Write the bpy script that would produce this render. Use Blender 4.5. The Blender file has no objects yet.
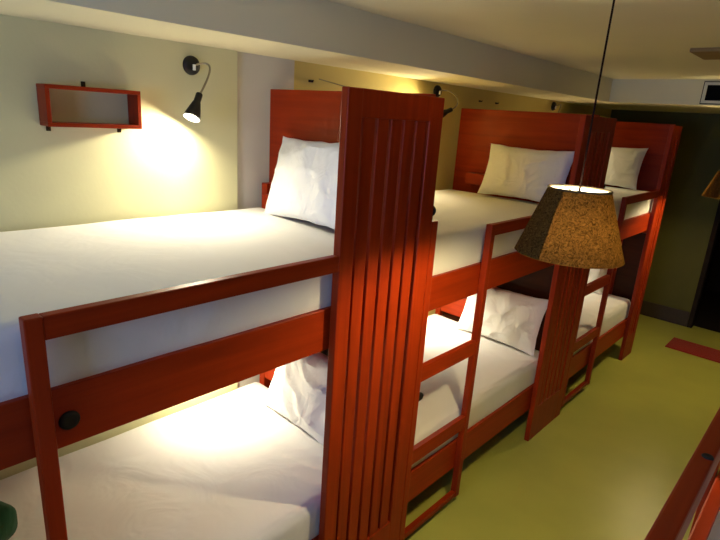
import bpy, bmesh, math, random
from mathutils import Vector, Matrix, noise as mnoise
random.seed(7)
C = bpy.context.scene.collection
PI = math.pi
R = math.radians

# ------------------------------------------------------------------ materials
def new_mat(name):
    m = bpy.data.materials.new(name); m.use_nodes = True
    nt = m.node_tree
    return m, nt, nt.nodes['Principled BSDF']

def setp(b, **k):
    for n, v in k.items():
        n = n.replace('_', ' ')
        if n in b.inputs:
            b.inputs[n].default_value = v

def plain(name, col, rough=.5, spec=.5, metal=0., var=.06, scale=9., bump=0., bscale=40., coat=0.):
    m, nt, b = new_mat(name)
    setp(b, Roughness=rough, Metallic=metal)
    b.inputs['Specular IOR Level'].default_value = spec
    b.inputs['Coat Weight'].default_value = coat
    b.inputs['Coat Roughness'].default_value = .15
    tc = nt.nodes.new('ShaderNodeTexCoord')
    n = nt.nodes.new('ShaderNodeTexNoise'); n.inputs['Scale'].default_value = scale; n.inputs['Detail'].default_value = 4
    r = nt.nodes.new('ShaderNodeValToRGB')
    c = Vector(col)
    r.color_ramp.elements[0].position = .3; r.color_ramp.elements[1].position = .7
    r.color_ramp.elements[0].color = (*(c * (1 - var)), 1); r.color_ramp.elements[1].color = (*(c * (1 + var)), 1)
    nt.links.new(tc.outputs['Object'], n.inputs['Vector'])
    nt.links.new(n.outputs['Fac'], r.inputs['Fac']); nt.links.new(r.outputs['Color'], b.inputs['Base Color'])
    if bump:
        n2 = nt.nodes.new('ShaderNodeTexNoise'); n2.inputs['Scale'].default_value = bscale; n2.inputs['Detail'].default_value = 5
        bp = nt.nodes.new('ShaderNodeBump'); bp.inputs['Strength'].default_value = bump; bp.inputs['Distance'].default_value = .01
        nt.links.new(tc.outputs['Object'], n2.inputs['Vector'])
        nt.links.new(n2.outputs['Fac'], bp.inputs['Height']); nt.links.new(bp.outputs['Normal'], b.inputs['Normal'])
    return m

def wood(name, axis, dark=(.22, .017, .0018), light=(.325, .029, .0027)):
    m, nt, b = new_mat(name)
    setp(b, Roughness=.42)
    b.inputs['Specular IOR Level'].default_value = .16
    b.inputs['Coat Weight'].default_value = .02
    b.inputs['Coat Roughness'].default_value = .25
    tc = nt.nodes.new('ShaderNodeTexCoord'); mp = nt.nodes.new('ShaderNodeMapping')
    sc = [26., 26., 26.]; sc[axis] = 1.4
    mp.inputs['Scale'].default_value = sc
    n = nt.nodes.new('ShaderNodeTexNoise'); n.inputs['Scale'].default_value = 1.; n.inputs['Detail'].default_value = 6; n.inputs['Distortion'].default_value = .6
    r = nt.nodes.new('ShaderNodeValToRGB')
    r.color_ramp.elements[0].position = .28; r.color_ramp.elements[1].position = .74
    r.color_ramp.elements[0].color = (*dark, 1); r.color_ramp.elements[1].color = (*light, 1)
    nt.links.new(tc.outputs['Object'], mp.inputs['Vector']); nt.links.new(mp.outputs['Vector'], n.inputs['Vector'])
    nt.links.new(n.outputs['Fac'], r.inputs['Fac']); nt.links.new(r.outputs['Color'], b.inputs['Base Color'])
    bp = nt.nodes.new('ShaderNodeBump'); bp.inputs['Strength'].default_value = .08; bp.inputs['Distance'].default_value = .003
    nt.links.new(n.outputs['Fac'], bp.inputs['Height']); nt.links.new(bp.outputs['Normal'], b.inputs['Normal'])
    return m

def fabric(name, col, wr=.5, scale=5., crease=.12):
    m, nt, b = new_mat(name)
    setp(b, Roughness=.85)
    b.inputs['Specular IOR Level'].default_value = .15
    b.inputs['Sheen Weight'].default_value = .1
    b.inputs['Base Color'].default_value = (*col, 1)
    tc = nt.nodes.new('ShaderNodeTexCoord')
    n = nt.nodes.new('ShaderNodeTexNoise'); n.inputs['Scale'].default_value = scale; n.inputs['Detail'].default_value = 3; n.inputs['Distortion'].default_value = 1.2
    w = nt.nodes.new('ShaderNodeTexNoise'); w.inputs['Scale'].default_value = 420; w.inputs['Detail'].default_value = 1
    rg = nt.nodes.new('ShaderNodeTexNoise'); rg.noise_type = 'RIDGED_MULTIFRACTAL'; rg.inputs['Scale'].default_value = 1.7; rg.inputs['Detail'].default_value = 1.5
    mp = nt.nodes.new('ShaderNodeMapping'); mp.inputs['Scale'].default_value = (2.2, .9, 1.5); mp.inputs['Rotation'].default_value = (0, 0, .5)
    nt.links.new(tc.outputs['Object'], mp.inputs['Vector']); nt.links.new(mp.outputs['Vector'], rg.inputs['Vector'])
    pw_ = nt.nodes.new('ShaderNodeMath'); pw_.operation = 'POWER'; pw_.inputs[1].default_value = 5.
    sm = nt.nodes.new('ShaderNodeMath'); sm.operation = 'MULTIPLY_ADD'; sm.inputs[1].default_value = crease
    nt.links.new(rg.outputs['Fac'], pw_.inputs[0]); nt.links.new(pw_.outputs[0], sm.inputs[0]); nt.links.new(n.outputs['Fac'], sm.inputs[2])
    ad = nt.nodes.new('ShaderNodeMath'); ad.operation = 'MULTIPLY_ADD'; ad.inputs[1].default_value = .02
    bp = nt.nodes.new('ShaderNodeBump'); bp.inputs['Strength'].default_value = wr; bp.inputs['Distance'].default_value = .03
    nt.links.new(tc.outputs['Object'], n.inputs['Vector']); nt.links.new(tc.outputs['Object'], w.inputs['Vector'])
    nt.links.new(w.outputs['Fac'], ad.inputs[0]); nt.links.new(sm.outputs[0], ad.inputs[2])
    nt.links.new(ad.outputs[0], bp.inputs['Height']); nt.links.new(bp.outputs['Normal'], b.inputs['Normal'])
    return m

def glow(name, col, s):
    m, nt, b = new_mat(name)
    b.inputs['Base Color'].default_value = (.9, .9, .85, 1)
    b.inputs['Emission Color'].default_value = (*col, 1); b.inputs['Emission Strength'].default_value = s
    return m

def shade_mat(name, trans=.14, scale=70.):
    m, nt, b = new_mat(name)
    out = nt.nodes['Material Output']
    tc = nt.nodes.new('ShaderNodeTexCoord')
    n = nt.nodes.new('ShaderNodeTexNoise'); n.inputs['Scale'].default_value = scale; n.inputs['Detail'].default_value = 5; n.inputs['Distortion'].default_value = 2.5
    r = nt.nodes.new('ShaderNodeValToRGB')
    r.color_ramp.elements[0].position = .3; r.color_ramp.elements[1].position = .72
    r.color_ramp.elements[0].color = (.030, .013, .003, 1); r.color_ramp.elements[1].color = (.17, .085, .020, 1)
    nt.links.new(tc.outputs['Object'], n.inputs['Vector']); nt.links.new(n.outputs['Fac'], r.inputs['Fac'])
    d = nt.nodes.new('ShaderNodeBsdfDiffuse'); t1 = nt.nodes.new('ShaderNodeBsdfTranslucent')
    t2 = nt.nodes.new('ShaderNodeBsdfRefraction'); t2.inputs['IOR'].default_value = 1.5; t2.inputs['Roughness'].default_value = .95
    nt.links.new(r.outputs['Color'], t2.inputs['Color'])
    t = nt.nodes.new('ShaderNodeMixShader'); t.inputs['Fac'].default_value = .5
    nt.links.new(t1.outputs[0], t.inputs[1]); nt.links.new(t2.outputs[0], t.inputs[2])
    nt.links.new(r.outputs['Color'], d.inputs['Color']); nt.links.new(r.outputs['Color'], t1.inputs['Color'])
    bp = nt.nodes.new('ShaderNodeBump'); bp.inputs['Strength'].default_value = .5; bp.inputs['Distance'].default_value = .004
    nt.links.new(n.outputs['Fac'], bp.inputs['Height']); nt.links.new(bp.outputs['Normal'], d.inputs['Normal'])
    mx = nt.nodes.new('ShaderNodeMixShader'); mx.inputs['Fac'].default_value = trans
    nt.links.new(d.outputs[0], mx.inputs[1]); nt.links.new(t.outputs[0], mx.inputs[2])
    nt.links.new(mx.outputs[0], out.inputs['Surface'])
    return m

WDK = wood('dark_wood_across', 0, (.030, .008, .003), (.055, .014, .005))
WX, WY, WZ = wood('wood_across', 0), wood('wood_along', 1), wood('wood_upright', 2)
SHEET = fabric('white_sheet', (.80, .80, .79), .28, 3.5)
CASE = fabric('white_pillowcase', (.82, .82, .80), .55, 7.)
GREEN = fabric('dark_green_cloth', (.010, .055, .022), .4, 8.)
BLACK = plain('black_enamel', (.010, .009, .009), .45, .25)
RUBBER = plain('black_rubber', (.010, .010, .010), .6, .3)
STEEL = plain('brushed_metal', (.30, .27, .20), .35, .5, 1.)
WHITEP = plain('white_plastic', (.8, .8, .78), .4)
BRASS = plain('dark_bracket_metal', (.05, .035, .02), .4, .5, 1.)
PALE = plain('pale_cream_paint', (.64, .61, .36), .7, .3, 0, .03, 3, .05, 60)
GREY = plain('grey_white_paint', (.60, .57, .50), .7, .3, 0, .03, 3, .05, 60)
YELL = plain('yellow_paint', (.62, .50, .16), .7, .3, 0, .03, 3, .05, 60)
CEIL = plain('ceiling_paint', (.80, .75, .54), .8, .2, 0, .02, 2, .04, 50)
OLIVE = plain('dark_olive_paint', (.095, .090, .020), .7, .3, 0, .05, 3)
SKIRT = plain('dark_brown_skirting', (.035, .022, .012), .5)
FLOORM = plain('olive_epoxy_floor', (.44, .45, .085), .34, .3, 0, .10, 1.6, .02, 12)
TAUPE = plain('dark_ochre_paint', (.20, .15, .06), .7, .3, 0, .04, 3)
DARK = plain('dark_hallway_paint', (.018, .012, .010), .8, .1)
MATR = fabric('red_doormat_pile', (.34, .016, .008), .8, 60)
TAN = plain('tan_panel', (.30, .20, .08), .7, .2)
VENTF = plain('vent_frame_paint', (.72, .72, .62), .5)
VENTD = plain('vent_dark', (.006, .006, .007), .9, .05)
LINER = plain('white_shade_liner', (.85, .84, .78), .7, .2)
_nt = LINER.node_tree; _tr = _nt.nodes.new('ShaderNodeBsdfTranslucent'); _tr.inputs['Color'].default_value = (.9, .85, .7, 1)
_mx = _nt.nodes.new('ShaderNodeMixShader'); _mx.inputs['Fac'].default_value = .30
_nt.links.new(_nt.nodes['Principled BSDF'].outputs[0], _mx.inputs[1]); _nt.links.new(_tr.outputs[0], _mx.inputs[2]); _nt.links.new(_mx.outputs[0], _nt.nodes['Material Output'].inputs['Surface'])
SHADE = shade_mat('woven_brown_shade')
BULB = glow('lamp_bulb', (1., .86, .55), 30.)
RBULB = glow('reading_bulb', (1., .93, .72), 40.)
CORD = plain('black_cord', (.015, .006, .006), .8, .05)
GLASS, _nt, _b = new_mat('window_glass')
setp(_b, Roughness=.02); _b.inputs['Transmission Weight'].default_value = 1.; _b.inputs['IOR'].default_value = 1.45

# ------------------------------------------------------------------ mesh helpers
def add_box(bm, lo, hi, bev=0., seg=2, mat=None):
    r = bmesh.ops.create_cube(bm, size=1.)
    vs = r['verts']
    lo = Vector(lo); hi = Vector(hi)
    c = (lo + hi) / 2; s = hi - lo
    for v in vs:
        v.co = Vector((v.co.x * s.x, v.co.y * s.y, v.co.z * s.z)) + c
    if bev:
        es = {e for v in vs for e in v.link_edges}
        g = bmesh.ops.bevel(bm, geom=list(es), offset=bev, segments=seg, affect='EDGES', profile=.5)
        vs = list({v for v in g['verts']} | {v for v in vs if v.is_valid})
    if mat is not None:
        for v in vs:
            v.co = mat @ v.co
    return vs

def add_lathe(bm, prof, n=32, mat=None, close=False):
    rings = []
    for r, z in prof:
        rings.append([bm.verts.new(Vector((r * math.cos(2 * PI * i / n), r * math.sin(2 * PI * i / n), z))) for i in range(n)])
    for a, b in zip(rings[:-1], rings[1:]):
        for i in range(n):
            bm.faces.new((a[i], a[(i + 1) % n], b[(i + 1) % n], b[i]))
    if close:
        bm.faces.new(list(reversed(rings[0]))); bm.faces.new(rings[-1])
    if mat is not None:
        for ring in rings:
            for v in ring: v.co = mat @ v.co

def add_tube(bm, pts, rad, n=10, cap=True):
    pts = [Vector(p) for p in pts]
    rings = []; up = None
    for i, p in enumerate(pts):
        t = (pts[min(i + 1, len(pts) - 1)] - pts[max(i - 1, 0)]).normalized()
        if up is None:
            up = t.orthogonal().normalized()
        up = (up - t * up.dot(t)).normalized(); sd = t.cross(up)
        rings.append([bm.verts.new(p + rad * (math.cos(2 * PI * k / n) * up + math.sin(2 * PI * k / n) * sd)) for k in range(n)])
    for a, b in zip(rings[:-1], rings[1:]):
        for k in range(n):
            bm.faces.new((a[k], a[(k + 1) % n], b[(k + 1) % n], b[k]))
    if cap:
        bm.faces.new(list(reversed(rings[0]))); bm.faces.new(rings[-1])

def obj(name, bm, mat, parent=None, smooth=False, loc=None):
    bmesh.ops.recalc_face_normals(bm, faces=bm.faces)
    me = bpy.data.meshes.new(name); bm.to_mesh(me); bm.free()
    me.materials.append(mat)
    if smooth:
        for p in me.polygons: p.use_smooth = True
        try: me.set_sharp_from_angle(angle=R(40))
        except Exception: pass
    o = bpy.data.objects.new(name, me); C.objects.link(o)
    if parent is not None: o.parent = parent
    if loc is not None: o.location = loc
    return o

def boxobj(name, lo, hi, mat, parent=None, bev=.003):
    bm = bmesh.new(); add_box(bm, lo, hi, bev, 2)
    return obj(name, bm, mat, parent)

def tag(o, label, cat, group=None, kind=None):
    o['label'] = label; o['category'] = cat
    if group: o['group'] = group
    if kind: o['kind'] = kind
    return o

def thing(name, loc, label, cat, group=None, rot=(0, 0, 0)):
    o = bpy.data.objects.new(name, None); C.objects.link(o)
    o.empty_display_size = .1
    o.location = loc; o.rotation_euler = rot
    return tag(o, label, cat, group)

def struct(name, bm_or_box, mat, bev=0.):
    if isinstance(bm_or_box, tuple):
        bm = bmesh.new(); add_box(bm, bm_or_box[0], bm_or_box[1], bev)
    else: bm = bm_or_box
    o = obj(name, bm, mat); o['kind'] = 'structure'
    return o

def light(name, kind, loc, power, col, size=.03, parent=None):
    l = bpy.data.lights.new(name, kind); l.energy = power; l.color = col
    if kind == 'POINT': l.shadow_soft_size = size
    o = bpy.data.objects.new(name, l); C.objects.link(o); o.location = loc
    if parent: o.parent = parent
    return o

# ------------------------------------------------------------------ dimensions
XW = -1.13                 # plane of the wall behind the bunks
Y1, PW = 1.523, .565       # first slatted panel: near edge, width
PER = 2.10                 # spacing of the bunks
ZT = 2.334                 # panel top
ZC = 2.722                 # ceiling
ZB = 2.514                 # underside of beam and of the dropped ceiling
XB = -.593                 # beam face
YB, YF = 5.667, 7.46       # dropped ceiling front, far wall
XR, YN = 2.35, -1.9        # right wall, near wall
ZM, ZL = 1.72, .63         # mattress tops

# ------------------------------------------------------------------ room
struct('floor', ((XW - .2, YN - .1, -.1), (XR + .1, YF + 2.3, 0)), FLOORM)
struct('ceiling', ((XW - .2, YN - .1, ZC), (XR + .1, YF + .1, ZC + .1)), CEIL)
YA1, YA2 = 1.85, 2.245
def stucco(name, lo, hi, mat): return struct(name, (lo, hi), mat)
stucco('wall_left_near', (XW - .2, YN - .1, 0), (XW, YA1, ZC), PALE)
stucco('wall_left_pillar', (XW - .2, YA1, 0), (XW - .022, YA2, ZC), GREY)
stucco('wall_left_far', (XW - .2, YA2, 0), (XW - .03, YF + .1, ZC), YELL)
struct('trim_beam', ((XW - .05, YN, ZB), (XB, YB, ZC)), CEIL)
struct('trim_dropped_ceiling', ((XW - .05, YB, ZB), (XR, YF, ZC)), CEIL)
# far wall with a dark doorway
DX0, DX1, DH = .22, 1.12, 2.06
bm = bmesh.new()
add_box(bm, (XW - .2, YF, 0), (DX0, YF + .12, ZC)); add_box(bm, (DX1, YF, 0), (XR + .1, YF + .12, ZC)); add_box(bm, (DX0, YF, DH), (DX1, YF + .12, ZC))
struct('wall_far', bm, OLIVE)
bm = bmesh.new()
add_box(bm, (XW, YF - .014, 0), (DX0 - .002, YF, .19), .003); add_box(bm, (DX1 + .002, YF - .014, 0), (XR, YF, .19), .003)
struct('baseboard_far', bm, SKIRT)
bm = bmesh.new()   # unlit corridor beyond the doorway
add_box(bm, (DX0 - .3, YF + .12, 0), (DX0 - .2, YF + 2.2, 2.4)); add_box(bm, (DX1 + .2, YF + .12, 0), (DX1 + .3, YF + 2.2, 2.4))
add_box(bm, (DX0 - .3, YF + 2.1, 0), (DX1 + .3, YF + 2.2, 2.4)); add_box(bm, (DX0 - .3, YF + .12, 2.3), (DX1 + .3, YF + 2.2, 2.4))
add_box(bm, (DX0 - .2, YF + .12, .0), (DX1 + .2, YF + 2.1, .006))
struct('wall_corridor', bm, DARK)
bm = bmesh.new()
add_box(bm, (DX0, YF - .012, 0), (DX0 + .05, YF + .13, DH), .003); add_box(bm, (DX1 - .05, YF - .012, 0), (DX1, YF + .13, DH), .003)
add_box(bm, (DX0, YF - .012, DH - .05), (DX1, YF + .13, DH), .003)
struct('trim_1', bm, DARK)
# right wall
struct('wall_right', ((XR, YN - .1, 0), (XR + .1, YF + .1, ZC)), TAUPE)
# near wall with the window that lets the daylight in
wx0, wx1, wz0, wz1 = .05, 1.35, 1.55, 2.42
bm = bmesh.new()
add_box(bm, (XW - .2, YN - .1, 0), (wx0, YN, ZC)); add_box(bm, (wx1, YN - .1, 0), (XR + .1, YN, ZC))
add_box(bm, (wx0, YN - .1, 0), (wx1, YN, wz0)); add_box(bm, (wx0, YN - .1, wz1), (wx1, YN, ZC))
struct('wall_near', bm, PALE)
bm = bmesh.new()
for a, b in (((wx0, wz0), (wx0 + .05, wz1)), ((wx1 - .05, wz0), (wx1, wz1)), ((.675, wz0), (.725, wz1)), ((wx0, wz0), (wx1, wz0 + .05)), ((wx0, wz1 - .05), (wx1, wz1))):
    add_box(bm, (a[0], YN - .08, a[1]), (b[0], YN - .03, b[1]), .003)
w = struct('window_1', bm, WHITEP)
g = boxobj('window_pane', (wx0 + .03, YN - .062, wz0 + .03), (wx1 - .03, YN - .056, wz1 - .03), GLASS, w, 0)

# ------------------------------------------------------------------ bunks
def slatted_panel(parent, y0, y1, z1=ZT):
    """privacy panel in the face plane: stiles, top and bottom rails, upright slats with open gaps"""
    bm = bmesh.new(); t = .036
    add_box(bm, (-t, y0, 0), (0, y0 + .074, z1), .004)
    add_box(bm, (-t, y1 - .090, 0), (0, y1, z1), .004)
    add_box(bm, (-t + .002, y0 + .07, z1 - .098), (-.001, y1 - .085, z1), .003)
    add_box(bm, (-t + .002, y0 + .07, 0), (-.001, y1 - .085, .27), .003)
    ya, yb = y0 + .074, y1 - .090; n = max(2, round((yb - ya) / .08)); gap = .016
    wd = (yb - ya - (n + 1) * gap) / n
    for i in range(n):
        a = ya + gap + i * (wd + gap)
        add_box(bm, (-t + .001, a, .25), (-.006, a + wd, z1 - .08), .003)
    return obj('slatted_panel', bm, WZ, parent)

def disc(name, parent, c, r, th, axis, mat):
    bm = bmesh.new()
    rot = {'x': Matrix.Rotation(PI / 2, 4, 'Y'), 'y': Matrix.Rotation(-PI / 2, 4, 'X'), 'z': Matrix.Identity(4)}[axis]
    add_lathe(bm, [(r * .2, th * .75), (r * .55, th), (r * .85, th * .85), (r, th * .45), (r, 0)], 24, Matrix.Translation(c) @ rot)
    # close the middle
    bmesh.ops.holes_fill(bm, edges=bm.edges)
    return obj(name, bm, mat, parent, True)

def bunk(yf, y1, yh, label, xl=XW + .012, ledge=None, zh=2.347, ypost=None, pw=PW, ptop=1.70, support=False, foot=False):
    """yf foot end, y1 near edge of the slatted panel, yh front of the headboard; all in world metres, local origin (0, yf, 0)"""
    t = thing('bunk_bed', (0, yf, 0), label, 'bunk bed', 'red wooden bunk beds along the left wall')
    o = yf; Y = lambda y: y - o
    slatted_panel(t, Y(y1), Y(y1 + pw))
    # headboard, full height
    bm = bmesh.new(); add_box(bm, (xl, Y(yh), 1.30), (-.042, Y(yh) + .028, zh), .003)
    obj('headboard', bm, WX, t)
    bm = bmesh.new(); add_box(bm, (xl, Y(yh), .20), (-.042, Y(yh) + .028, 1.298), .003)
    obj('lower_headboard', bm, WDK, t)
    if support:
        bm = bmesh.new(); add_box(bm, (-.36, Y(yh) - .03, .26), (-.28, Y(yh) - .001, 1.34), .003)
        obj('headboard_support', bm, WZ, t)
    if foot:  # added board, out of view, keeps window light off the lower bed
        bm = bmesh.new(); add_box(bm, (xl, Y(yf) - .026, .05), (-.042, Y(yf) - .001, 1.62), .003)
        obj('light_block_board', bm, WX, t)
    # corner post by the wall and ledge across the headboard
    bm = bmesh.new()
    add_box(bm, (xl + .0, Y(yh) - .05, 0), (xl + .05, Y(yh) - .002, ptop), .003)
    obj('corner_post', bm, WZ, t)
    l0, l1, lz = ledge
    bm = bmesh.new(); add_box(bm, (l0, Y(yh) - .085, lz - .085), (l1, Y(yh) - .001, lz), .003)
    obj('headboard_ledge', bm, WX, t)
    bm = bmesh.new(); add_box(bm, (xl + .055, Y(yh) - .05, ZL + .02), (-.5, Y(yh) - .001, ZL + .20), .003)
    obj('headboard_ledge', bm, WX, t)
    # side boards, front and back, upper and lower
    ye = yh
    bm = bmesh.new(); add_box(bm, (-.066, Y(yf), 1.357), (-.040, Y(ye), 1.529), .003); obj('side_board', bm, WY, t)
    bm = bmesh.new(); add_box(bm, (-.066, Y(yf), .249), (-.040, Y(ye), .441), .003); obj('side_board', bm, WY, t)
    bm = bmesh.new(); add_box(bm, (xl, Y(yf), 1.357), (xl + .024, Y(yh) - .052, 1.498), .003); obj('wall_side_board', bm, WY, t)
    bm = bmesh.new(); add_box(bm, (xl, Y(yf), .249), (xl + .024, Y(yh) - .052, .400), .003); obj('wall_side_board', bm, WY, t)
    # bases the mattresses lie on
    for z in (1.500, .402):
        bm = bmesh.new(); add_box(bm, (xl + .026, Y(yf) + .002, z - .03), (-.068, Y(yh) - .053, z), .002); obj('mattress_base', bm, WX, t)
    # foot end
    bm = bmesh.new()
    for z in (1.357, .249):
        add_box(bm, (xl + .026, Y(yf) + .0, z), (-.068, Y(yf) + .024, z + .10), .003)
    add_box(bm, (xl + .026, Y(yf) + .0, 0), (xl + .066, Y(yf) + .04, 1.357), .003)
    obj('foot_frame', bm, WX, t)
    # ladder at the foot end: near post, far post and rungs
    yp0 = ypost if ypost else yf + .530; yp1 = yp0 + .042
    bm = bmesh.new()
    add_box(bm, (-.038, Y(yf) + .002, .06), (0, Y(yf) + .046, 1.815), .004)
    add_box(bm, (-.038, Y(yp0), .06), (0, Y(yp1), 1.744), .004)
    lad = obj('ladder', bm, WZ, t)
    for z0, z1 in ((.062, .098), (.536, .620), (1.010, 1.092)):
        bm = bmesh.new(); add_box(bm, (-.034, Y(yf) + .044, z0), (-.004, Y(yp0) + .002, z1), .003)
        obj('rung', bm, WY, lad)
    # guard rail
    bm = bmesh.new(); add_box(bm, (-.034, Y(yp1) - .002, 1.682), (-.002, Y(y1) + .002, 1.744), .004)
    obj('guard_rail', bm, WY, t)
    disc('bolt_cover', t, (-.041, .59 - (-.012), 1.432), .026, .012, 'x', RUBBER)
    disc('post_knob', lad, (-.022, .004, 1.862), .026, .016, 'y', RUBBER)
    bm = bmesh.new(); add_box(bm, (-.032, .006, 1.812), (-.012, .016, 1.866), .002); obj('knob_tab', bm, RUBBER, lad)
    disc('bolt_cover', t, (-.056, .040, .885), .024, .105, 'y', RUBBER)
    return t

beds = [dict(yf=-.012, y1=Y1, foot=True, ypost=.504, yh=2.052, ptop=1.845, ledge=(XW + .065, -.99, 1.79)),
        dict(yf=2.090, y1=Y1 + PER, yh=3.945, ypost=2.632, ledge=(-.95, -.77, 1.862)),
        dict(yf=4.190, y1=Y1 + 2 * PER, pw=.30, support=True, yh=5.920, ypost=4.775, ledge=(-.95, -.77, 1.862))]
labs = ['nearest red wooden bunk bed, its long guard rail crossing the lower left of the view',
        'middle red wooden bunk bed, second from the camera, behind the hanging lamp',
        'farthest red wooden bunk bed, the last of the row before the dark wall']
for d, l in zip(beds, labs): bunk(label=l, **d)

# ------------------------------------------------------------------ mattresses and pillows
def mattress(lo, hi, label, cat_group, seed, drop=0.):
    """mattress under a fitted sheet: soft edged block with slight sag and tucks along the sides"""
    sx, sy, sz = (hi[i] - lo[i] for i in range(3))
    bm = bmesh.new()
    nx, ny, nz = 28, 60, 8
    def P(u, v, w):   # u,v,w in -1..1 on the cube surface -> rounded box
        p = Vector((u * sx / 2, v * sy / 2, w * sz / 2))
        r = .045
        q = Vector((max(-sx / 2 + r, min(sx / 2 - r, p.x)), max(-sy / 2 + r, min(sy / 2 - r, p.y)), max(-sz / 2 + r, min(sz / 2 - r, p.z))))
        d = p - q
        if d.length > 1e-6: p = q + d.normalized() * min(r, d.length) if d.length > r else p
        nv = mnoise.noise(Vector((p.x * 2.2 + seed, p.y * 2.2, p.z * 2)))
        n2 = mnoise.noise(Vector((p.x * 7 + seed, p.y * 5, p.z * 7 + 3)))
        if w > .5: p.z += .006 * nv - .004 + .002 * n2
        if abs(u) > .98 or abs(v) > .98:
            k = mnoise.noise(Vector((seed + 9, p.y * 3.2 + p.x * 3.2, p.z * 9)))
            if abs(u) > .98: p.x += (1 if u > 0 else -1) * (.004 * k - .004)
            else: p.y += (1 if v > 0 else -1) * (.003 * k - .003)
        return p
    grid = {}
    def V(i, j, k):
        key = (i, j, k)
        if key not in grid:
            # denser rows close to the edges
            f = lambda a, n: math.copysign(1 - (1 - abs(2 * a / n - 1)) ** 1.25, 2 * a / n - 1)
            grid[key] = bm.verts.new(P(f(i, nx), f(j, ny), 2 * k / nz - 1))
        return grid[key]
    for i in range(nx):
        for j in range(ny):
            bm.faces.new((V(i, j, nz), V(i + 1, j, nz), V(i + 1, j + 1, nz), V(i, j + 1, nz)))
            bm.faces.new((V(i, j, 0), V(i, j + 1, 0), V(i + 1, j + 1, 0), V(i + 1, j, 0)))
    for k in range(nz):
        for i in range(nx):
            bm.faces.new((V(i, 0, k), V(i + 1, 0, k), V(i + 1, 0, k + 1), V(i, 0, k + 1)))
            bm.faces.new((V(i, ny, k), V(i, ny, k + 1), V(i + 1, ny, k + 1), V(i + 1, ny, k)))
        for j in range(ny):
            bm.faces.new((V(0, j, k), V(0, j, k + 1), V(0, j + 1, k + 1), V(0, j + 1, k)))
            bm.faces.new((V(nx, j, k), V(nx, j + 1, k), V(nx, j + 1, k + 1), V(nx, j, k + 1)))
    c = [(lo[i] + hi[i]) / 2 for i in range(3)]
    o = obj('mattress', bm, SHEET, None, True, c)
    return tag(o, label, 'mattress', cat_group)

def pillow(c, w, h, T, lean, label, group, seed, yaw=0., roll=0., crump=1.):
    """pillow in its case, standing on the long edge; lean = tilt back from upright towards +y"""
    bm = bmesh.new(); n, m = 44, 32
    def pt(i, j, s):
        u = 2 * i / n - 1; v = 2 * j / m - 1
        # pinched outline with pointed corners
        ex = w / 2 * (1 - .07 * (1 - v * v) * abs(u) ** 3); ez = h / 2 * (1 - .09 * (1 - u * u) * abs(v) ** 3)
        x = u * ex; z = v * ez
        th = T / 2 * max(0, (1 - abs(u) ** 2.6)) ** .55 * max(0, (1 - abs(v) ** 2.6)) ** .55
        k = mnoise.noise(Vector((x * 9 + seed, z * 9, s * .7))) * .008 * crump
        k += (1 - abs(mnoise.noise(Vector((x * 4 + z * 6 + seed * 2, z * 5 - x * 3, s))))) ** 6 * .010 * crump
        edge = min(1, 6 * (1 - max(abs(u), abs(v))))
        e2 = 0.004 * mnoise.noise(Vector((x * 14 + seed, z * 14, 5)))
        return Vector((x + e2, s * (th + (k - .006) * edge) , z + e2))
    A = {}
    for s in (-1, 1):
        for i in range(n + 1):
            for j in range(m + 1):
                border = i in (0, n) or j in (0, m)
                if border and s == 1: A[(i, j, 1)] = A[(i, j, -1)]; continue
                p = pt(i, j, s)
                if border: p.y = .004 * mnoise.noise(Vector((p.x * 12 + seed, p.z * 12, 2)))
                A[(i, j, s)] = bm.verts.new(p)
    for s in (-1, 1):
        for i in range(n):
            for j in range(m):
                bm.faces.new((A[(i, j, s)], A[(i + 1, j, s)], A[(i + 1, j + 1, s)], A[(i, j + 1, s)]))
    o = obj('pillow', bm, CASE, None, True, c)
    o.rotation_euler = (-lean, roll, yaw)
    return tag(o, label, 'pillow', group)

def nm(i, what):
    d = beds[i]
    return (XW + .012, d['yf'] + .03), (-.072, d['yh'] - .058)
mu = ['white upper mattress of the nearest bunk, behind the long guard rail at left',
      'white upper mattress of the middle bunk, seen just above the hanging lamp\'s left side',
      'white upper mattress of the farthest bunk, beyond the hanging lamp']
ml = ['white lower mattress of the nearest bunk, brightly lit, at the lower left',
      'white lower mattress of the middle bunk, behind the ladder right of the slatted panel',
      'white lower mattress of the farthest bunk, seen through its ladder below the hanging lamp']
for i in range(3):
    (x0, y0), (x1, y1) = nm(i, 0)
    ge = .012 if i else 0.
    mattress((x0, y0, 1.5005), (x1 + .02, y1 - .002, ZM), mu[i], 'white sheeted mattresses on the upper bunks', i * 7.3)
    mattress((x0, y0, .4025), (x1 + .02, y1 - .002, ZL), ml[i], 'white sheeted mattresses on the lower bunks', i * 5.1 + 40)

GP = 'white pillows propped on the headboards'
pillow((-.545, 1.900, ZM + .207), .79, .42, .13, R(17), 'white pillow on the upper mattress of the nearest bunk, partly behind the slatted panel', GP, 1.3, yaw=R(-6), roll=R(-2.5))
pillow((-.430, 3.795, ZM + .198), .66, .39, .15, R(17), 'white pillow on the middle upper bunk, above the hanging lamp', GP, 5.9)
pillow((-.52, 5.80, ZM + .198), .62, .41, .13, R(14), 'white pillow on the farthest upper bunk, right of the hanging lamp cord', GP, 9.1)
pillow((-.49, 1.885, ZL + .212), .70, .44, .15, R(22), 'white crumpled pillow on the lower mattress of the nearest bunk', GP, 13.7, yaw=R(-3), crump=1.8)
pillow((-.44, 3.775, ZL + .205), .68, .43, .14, R(19), 'white pillow on the lower mattress of the middle bunk, behind its ladder', GP, 21.2, crump=1.4)
pillow((-.62, 5.78, ZL + .195), .62, .41, .13, R(16), 'white pillow on the lower mattress of the farthest bunk, glimpsed through its ladder', GP, 33.3)

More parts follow.
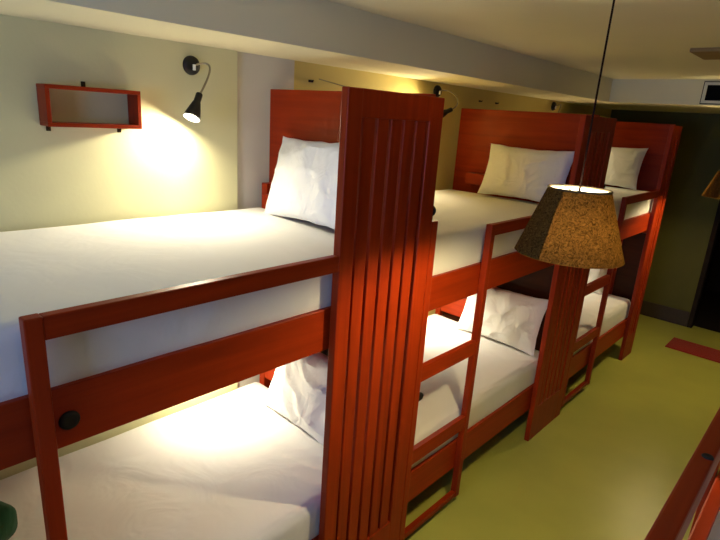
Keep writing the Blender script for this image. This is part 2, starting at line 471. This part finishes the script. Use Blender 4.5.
# ------------------------------------------------------------------ reading lamps
WARM = (1., .89, .66)
def reading_lamp(plate, tip, aim, label, power, group='black gooseneck wall lamps', col=WARM, deep=.018, flip=False):
    """plate: centre on the wall; tip: centre of the shade opening; aim: direction the shade points"""
    t = thing('reading_lamp', plate, label, 'wall lamp', group, (0, 0, PI if flip else 0))
    pl = Vector(plate); tp = Vector(tip) - pl; a = Vector(aim).normalized()
    if flip: tp.x, tp.y, a.x, a.y = -tp.x, -tp.y, -a.x, -a.y
    q = a.to_track_quat('Z', 'Y').to_matrix().to_4x4()
    bm = bmesh.new()
    add_lathe(bm, [(.002, .026), (.018, .025), (.036, .020), (.043, .010), (.044, 0)], 32, Matrix.Rotation(PI / 2, 4, 'Y'))
    obj('wall_plate', bm, BLACK, t, True)
    boxobj('switch', (.022, -.006, -.022), (.034, .006, .004), WHITEP, t, .002)
    L = .108
    top = tp - a * (L + .02)
    p0 = Vector((.022, .012, .004))
    ctl = [p0, p0 + Vector((.05, .085, .035)), top - a * .11 + Vector((.01, .02, .0)), top + a * .015]
    pts = []
    for k in range(25):
        s = k / 24
        pts.append((1 - s) ** 3 * ctl[0] + 3 * s * (1 - s) ** 2 * ctl[1] + 3 * s * s * (1 - s) * ctl[2] + s ** 3 * ctl[3])
    bm = bmesh.new(); add_tube(bm, pts, .0048, 10); obj('gooseneck', bm, STEEL, t, True)
    bm = bmesh.new()
    prof = [(.004, -.022), (.014, -.020), (.016, -.014), (.016, .022), (.019, .028), (.027, .056), (.036, .090), (.039, L), (.0378, L), (.034, .090), (.025, .057), (.016, .030), (.004, .028)]
    add_lathe(bm, prof, 32, Matrix.Translation(tp - a * L) @ q)
    obj('lamp_shade', bm, BLACK, t, True)
    bm = bmesh.new()
    add_lathe(bm, [(.003, .074), (.012, .073), (.020, .069), (.023, .061), (.018, .046), (.010, .032)], 24, Matrix.Translation(tp - a * L) @ q)
    obj('bulb', bm, RBULB, t, True)
    light('reading_light', 'POINT', tp - a * deep, power, col, .022, t)
    return t

ULP = 31.
reading_lamp((XW, 1.590, 2.418), (-1.005, 1.515, 2.180), (.2, -.46, -.87), 'black gooseneck wall lamp lit above the nearest upper mattress, right of the red box shelf', ULP)
reading_lamp((XW, 3.605, 2.449), (-1.005, 3.46, 2.27), (-.42, -.80, -.43), 'black gooseneck wall lamp above the middle upper bunk, just past the slatted panel top', 26., col=(1., .82, .50))
reading_lamp((XW, 5.655, 2.455), (-1.005, 5.50, 2.23), (.05, -.10, -.99), 'black wall lamp of the farthest upper bunk, peeking over the middle headboard', 15., col=(1., .82, .50))
for i, (yy, s) in enumerate(((1.63, 'nearest'), (3.52, 'middle'), (5.47, 'farthest'))):
    reading_lamp((XW, yy, 1.18), (-.96, yy - .02, .945), (.22, .0, -.97), 'black wall lamp lighting the lower mattress of the %s bunk, under its upper bed' % s, 22. if i < 2 else 16., deep=.012)

# ------------------------------------------------------------------ wall shelf and small wall fittings
t = thing('wall_shelf', (XW, 1.10, 2.20), 'small red open box shelf hung on the pale wall left of the lamp', 'shelf')
y0, y1, z0, z1, dp = .915 - 1.10, 1.290 - 1.10, 2.122 - 2.20, 2.281 - 2.20, .10
bm = bmesh.new(); th = .016
add_box(bm, (.001, y0, z1 - th), (dp, y1, z1), .002); obj('top_board', bm, WY, t)
bm = bmesh.new(); add_box(bm, (.001, y0, z0), (dp, y1, z0 + th), .002); obj('bottom_board', bm, WY, t)
for yy in (y0, y1 - th):
    bm = bmesh.new(); add_box(bm, (.001, yy, z0 + th), (dp - .0005, yy + th, z1 - th), .0015); obj('side_board', bm, WZ, t)
def eyelet(c, up):
    bm = bmesh.new(); add_box(bm, (0, c[0] - .009, min(c[1], c[1] + up * .022)), (.004, c[0] + .009, max(c[1], c[1] + up * .022)), .0015)
    add_lathe(bm, [(.001, .0075), (.005, .006), (.006, .0)], 12, Matrix.Translation((.001, c[0], c[1] + up * .012)) @ Matrix.Rotation(PI / 2, 4, 'Y'))
    obj('bracket', bm, BRASS, t)
eyelet(((y0 + y1) / 2 - .01, z1), 1); eyelet((y0 + .03, z0), -1); eyelet((y1 - .06, z0), -1)

hooks = [(2.375, 2.415, 'small black wall hook above the nearest headboard on the yellow wall'),
         (4.275, 2.419, 'small black wall hook above the middle headboard, nearer of the two there'),
         (4.55, 2.418, 'small black wall hook above the middle headboard, farther of the two there')]
for yy, zz, l in hooks:
    bm = bmesh.new(); fx = XW - .03 if yy > YA2 else XW - .05
    add_box(bm, (fx, yy - .016, zz - .007), (fx + .006, yy + .016, zz + .007), .002)
    add_tube(bm, [(fx + .004, yy, zz), (fx + .022, yy, zz - .003), (fx + .026, yy, zz + .006)], .004, 8)
    tag(obj('wall_hook', bm, BLACK, None, True), l, 'hook', 'black hooks on the yellow wall')
bm = bmesh.new()
add_tube(bm, [(XW - .026, 2.44 + .02 * k, 2.432 - .0022 * k) for k in range(14)], .003, 8)
tag(obj('wall_wire', bm, plain('grey_wire', (.25, .22, .12), .5), None, True), 'thin grey wire on the yellow wall above the nearest slatted panel', 'wire')

# ------------------------------------------------------------------ pendant lamps
def pendant(x, y, zbot, ztop, ceil, label, power, tilt=0.):
    t = thing('pendant_lamp', (x, y, zbot), label, 'pendant lamp', 'brown pendant lamps over the aisle')
    h = ztop - zbot; rb, rt = .180, .101
    bm = bmesh.new()
    add_lathe(bm, [(rb, 0), (rt, h)], 64)
    # overlapping seam strip
    s = obj('lamp_shade', bm, SHADE, t, True)
    bm = bmesh.new(); n = 6
    a0, a1 = R(212), R(262)
    n = 14; pr = [(rb + .0022, .002), (rt + .0022, h - .002)]
    rows = [[bm.verts.new((r * math.cos(a0 + (a1 - a0) * k / n), r * math.sin(a0 + (a1 - a0) * k / n), z)) for k in range(n + 1)] for r, z in pr]
    rows2 = [[bm.verts.new(((r - .0018) * math.cos(a0 + (a1 - a0) * k / n), (r - .0018) * math.sin(a0 + (a1 - a0) * k / n), z)) for k in range(n + 1)] for r, z in pr]
    for k in range(n):
        bm.faces.new((rows[0][k], rows[0][k + 1], rows[1][k + 1], rows[1][k])); bm.faces.new((rows2[0][k + 1], rows2[0][k], rows2[1][k], rows2[1][k + 1]))
    for k in (0, n):
        bm.faces.new((rows[0][k], rows[1][k], rows2[1][k], rows2[0][k]))
    obj('seam_strip', bm, SHADE, s)
    bm = bmesh.new()
    for r, z in ((rt, h),):
        add_tube(bm, [(r * math.cos(2 * PI * k / 48), r * math.sin(2 * PI * k / 48), z) for k in range(49)], .0035, 6, False)
    for k in range(3):
        aa = 2 * PI * k / 3 + .4
        add_tube(bm, [(.014 * math.cos(aa), .014 * math.sin(aa), h - .02), (rt * math.cos(aa), rt * math.sin(aa), h)], .0018, 6)
    obj('shade_ring', bm, SKIRT, t)
    bm = bmesh.new(); add_lathe(bm, [(.004, h - .005), (.018, h - .012), (.020, h - .07), (.014, h - .085), (.003, h - .086)], 20); obj('socket', bm, BLACK, t, True)
    bm = bmesh.new(); add_lathe(bm, [(rb - .004, .003), (rt - .004, h - .003)], 64); obj('shade_liner', bm, LINER, t, True)
    zb = h - .112
    bm = bmesh.new(); add_lathe(bm, [(.012, zb + .05), (.018, zb + .035), (.029, zb + .012), (.030, zb - .006), (.020, zb - .024), (.004, zb - .031)], 24); obj('bulb', bm, BULB, t, True)
    bm = bmesh.new(); add_tube(bm, [(0, 0, h - .006), (0, 0, h + (ceil - ztop) * .5), (0, 0, ceil - zbot - .02)], .0034, 8); obj('cord', bm, CORD, t, True)
    bm = bmesh.new(); add_lathe(bm, [(.005, ceil - zbot - .035), (.035, ceil - zbot - .03), (.048, ceil - zbot - .012), (.05, ceil - zbot)], 28); obj('ceiling_rose', bm, BLACK, t, True)
    light('pendant_light', 'POINT', (0, 0, zb - .047), power, (1., .78, .40), .035, t)
    return t
pendant(.640, 2.0, 1.828, 2.054, ZC, 'brown woven cone pendant lamp hanging in front of the middle bunk', 39.)
pendant(.515, 5.75, 1.755, 1.985, ZB, 'second brown pendant lamp far down the aisle at the right edge', 32.)

# ------------------------------------------------------------------ fittings at the far end
t = thing('air_vent', (.385, YB, 2.615), 'dark grille air vent with pale frame on the far ceiling drop', 'air vent')
bm = bmesh.new()
hw, hh = .20, .075
for a, b in (((-hw - .012, -hh - .01), (-hw + .012, hh + .01)), ((hw - .012, -hh - .01), (hw + .012, hh + .01)), ((-hw, -hh - .01), (hw, -hh + .012)), ((-hw, hh - .012), (hw, hh + .01))):
    add_box(bm, (a[0], -.014, a[1]), (b[0], -.0005, b[1]), .002)
obj('frame', bm, VENTF, t)
boxobj('backing', (-hw - .020, -.003, -hh - .018), (hw + .020, -.0005, hh + .018), VENTD, t, 0)
bm = bmesh.new()
for k in range(8):
    zc = -hh + .024 + k * .0147
    add_box(bm, (-hw + .013, -.011, zc - .0012), (hw - .013, -.003, zc + .0012), 0)
obj('louvre', bm, VENTD, t)
bm = bmesh.new(); add_box(bm, (.455, 3.757, ZC - .022), (1.05, 4.118, ZC - .0005), .004)
tag(obj('ceiling_panel', bm, TAN), 'flat tan panel fixed to the ceiling at the upper right', 'ceiling panel')
bm = bmesh.new(); add_box(bm, (.205, 6.52, .0005), (.95, 6.90, .014), .006, 3)
tag(obj('doormat', bm, MATR), 'red doormat on the floor before the dark doorway', 'doormat')

# green cushion on the nearest lower mattress
bm = bmesh.new()
add_box(bm, (-.16, -.16, -.07), (.16, .16, .07), .05, 5)
for v in bm.verts:
    k = mnoise.noise(v.co * 6); v.co += v.co.normalized() * .012 * k
o = obj('cushion', bm, GREEN, None, True, (-.76, .375, ZL + .070)); o.rotation_euler = (0, 0, R(24))
tag(o, 'dark green cushion lying on the lower mattress in the bottom left corner', 'cushion')

# ------------------------------------------------------------------ opposite bunk (the camera looks down over its rail)
OX = 1.219
t = thing('opposite_bunk', (OX, -.55, 0), 'red bunk rail and frame across the aisle in the bottom right corner', 'bunk bed')
Yo = lambda y: y + .55
bm = bmesh.new(); add_box(bm, (0, Yo(-.0), 1.682), (.030, Yo(1.50), 1.744), .004); obj('guard_rail', bm, WY, t)
bm = bmesh.new(); add_box(bm, (.002, Yo(1.50), 0), (.018, Yo(1.544), 1.744), .004); obj('guard_post', bm, WZ, t)
bm = bmesh.new(); add_box(bm, (.002, Yo(-.044), 0), (.018, Yo(0), 1.744), .004); obj('guard_post', bm, WZ, t)
for z0, z1 in ((1.357, 1.529), (.249, .441)):
    bm = bmesh.new(); add_box(bm, (.020, Yo(-.55), z0), (.046, Yo(1.56), z1), .003); obj('side_board', bm, WY, t)
    bm = bmesh.new(); add_box(bm, (.048, Yo(-.54), z1 - .06), (1.10, Yo(1.55), z1 - .03), .002); obj('mattress_base', bm, WX, t)
for yy in (-.55, 1.51):
    bm = bmesh.new(); add_box(bm, (1.075, Yo(yy), 0), (1.125, Yo(yy) + .05, 1.6), .003); obj('corner_post', bm, WZ, t)
disc('bolt_cover', t, (.020, Yo(1.150), 1.743), .009, .004, 'z', RUBBER)
mattress((OX + .052, -.52, 1.4995), (XR - .05, 1.53, ZM), 'white mattress on the opposite upper bunk in the bottom right corner', 'opposite bunk mattresses', 77.)
mattress((OX + .052, -.52, .4115), (XR - .05, 1.53, ZL), 'white mattress on the opposite lower bunk, under the bottom right corner', 'opposite bunk mattresses', 91.)
reading_lamp((XR, .95, 2.40), (XR - .13, .90, 2.18), (-.1, -.2, -.97), 'unseen black wall lamp added over the opposite upper bunk to light its rail', 12., deep=.03, flip=True)  # unseen lamp, added to brighten the top of the opposite rail

# ------------------------------------------------------------------ daylight from the window, world, camera
a = bpy.data.lights.new('window_daylight', 'AREA'); a.shape = 'RECTANGLE'; a.size = 1.15; a.size_y = .78; a.energy = 27.; a.spread = R(125); a.color = (.28, .48, 1.)
ao = bpy.data.objects.new('window_daylight', a); C.objects.link(ao); ao.location = (.7, YN + .01, 1.985); ao.rotation_euler = (R(90), 0, R(180))
ao.rotation_euler = Vector((0, 1, 0)).to_track_quat('-Z', 'Z').to_euler()

wd = bpy.data.worlds.new('sky'); bpy.context.scene.world = wd; wd.use_nodes = True
wd.node_tree.nodes['Background'].inputs[0].default_value = (.45, .62, 1., 1); wd.node_tree.nodes['Background'].inputs[1].default_value = .6

cam = bpy.data.cameras.new('camera'); co = bpy.data.objects.new('camera', cam); C.objects.link(co)
cam.sensor_width = 36.; cam.lens = 36. * 527.171 / 720.; cam.clip_start = .01
yw, pt, rl = R(42.152), R(16.397), R(3.864)
F = Vector((-math.sin(yw) * math.cos(pt), math.cos(yw) * math.cos(pt), -math.sin(pt)))
Rt = Vector((math.cos(yw), math.sin(yw), 0)); U = Rt.cross(F)
R2 = math.cos(rl) * Rt + math.sin(rl) * U; U2 = -math.sin(rl) * Rt + math.cos(rl) * U
M = Matrix((( R2.x, U2.x, -F.x, 1.308), (R2.y, U2.y, -F.y, .193), (R2.z, U2.z, -F.z, 2.246), (0, 0, 0, 1)))
co.matrix_world = M
sc = bpy.context.scene; sc.camera = co
sc.view_settings.view_transform = 'Standard'; sc.view_settings.look = 'None'; sc.view_settings.gamma = 1.; sc.view_settings.use_curve_mapping = False
sc.view_settings.exposure = 0.
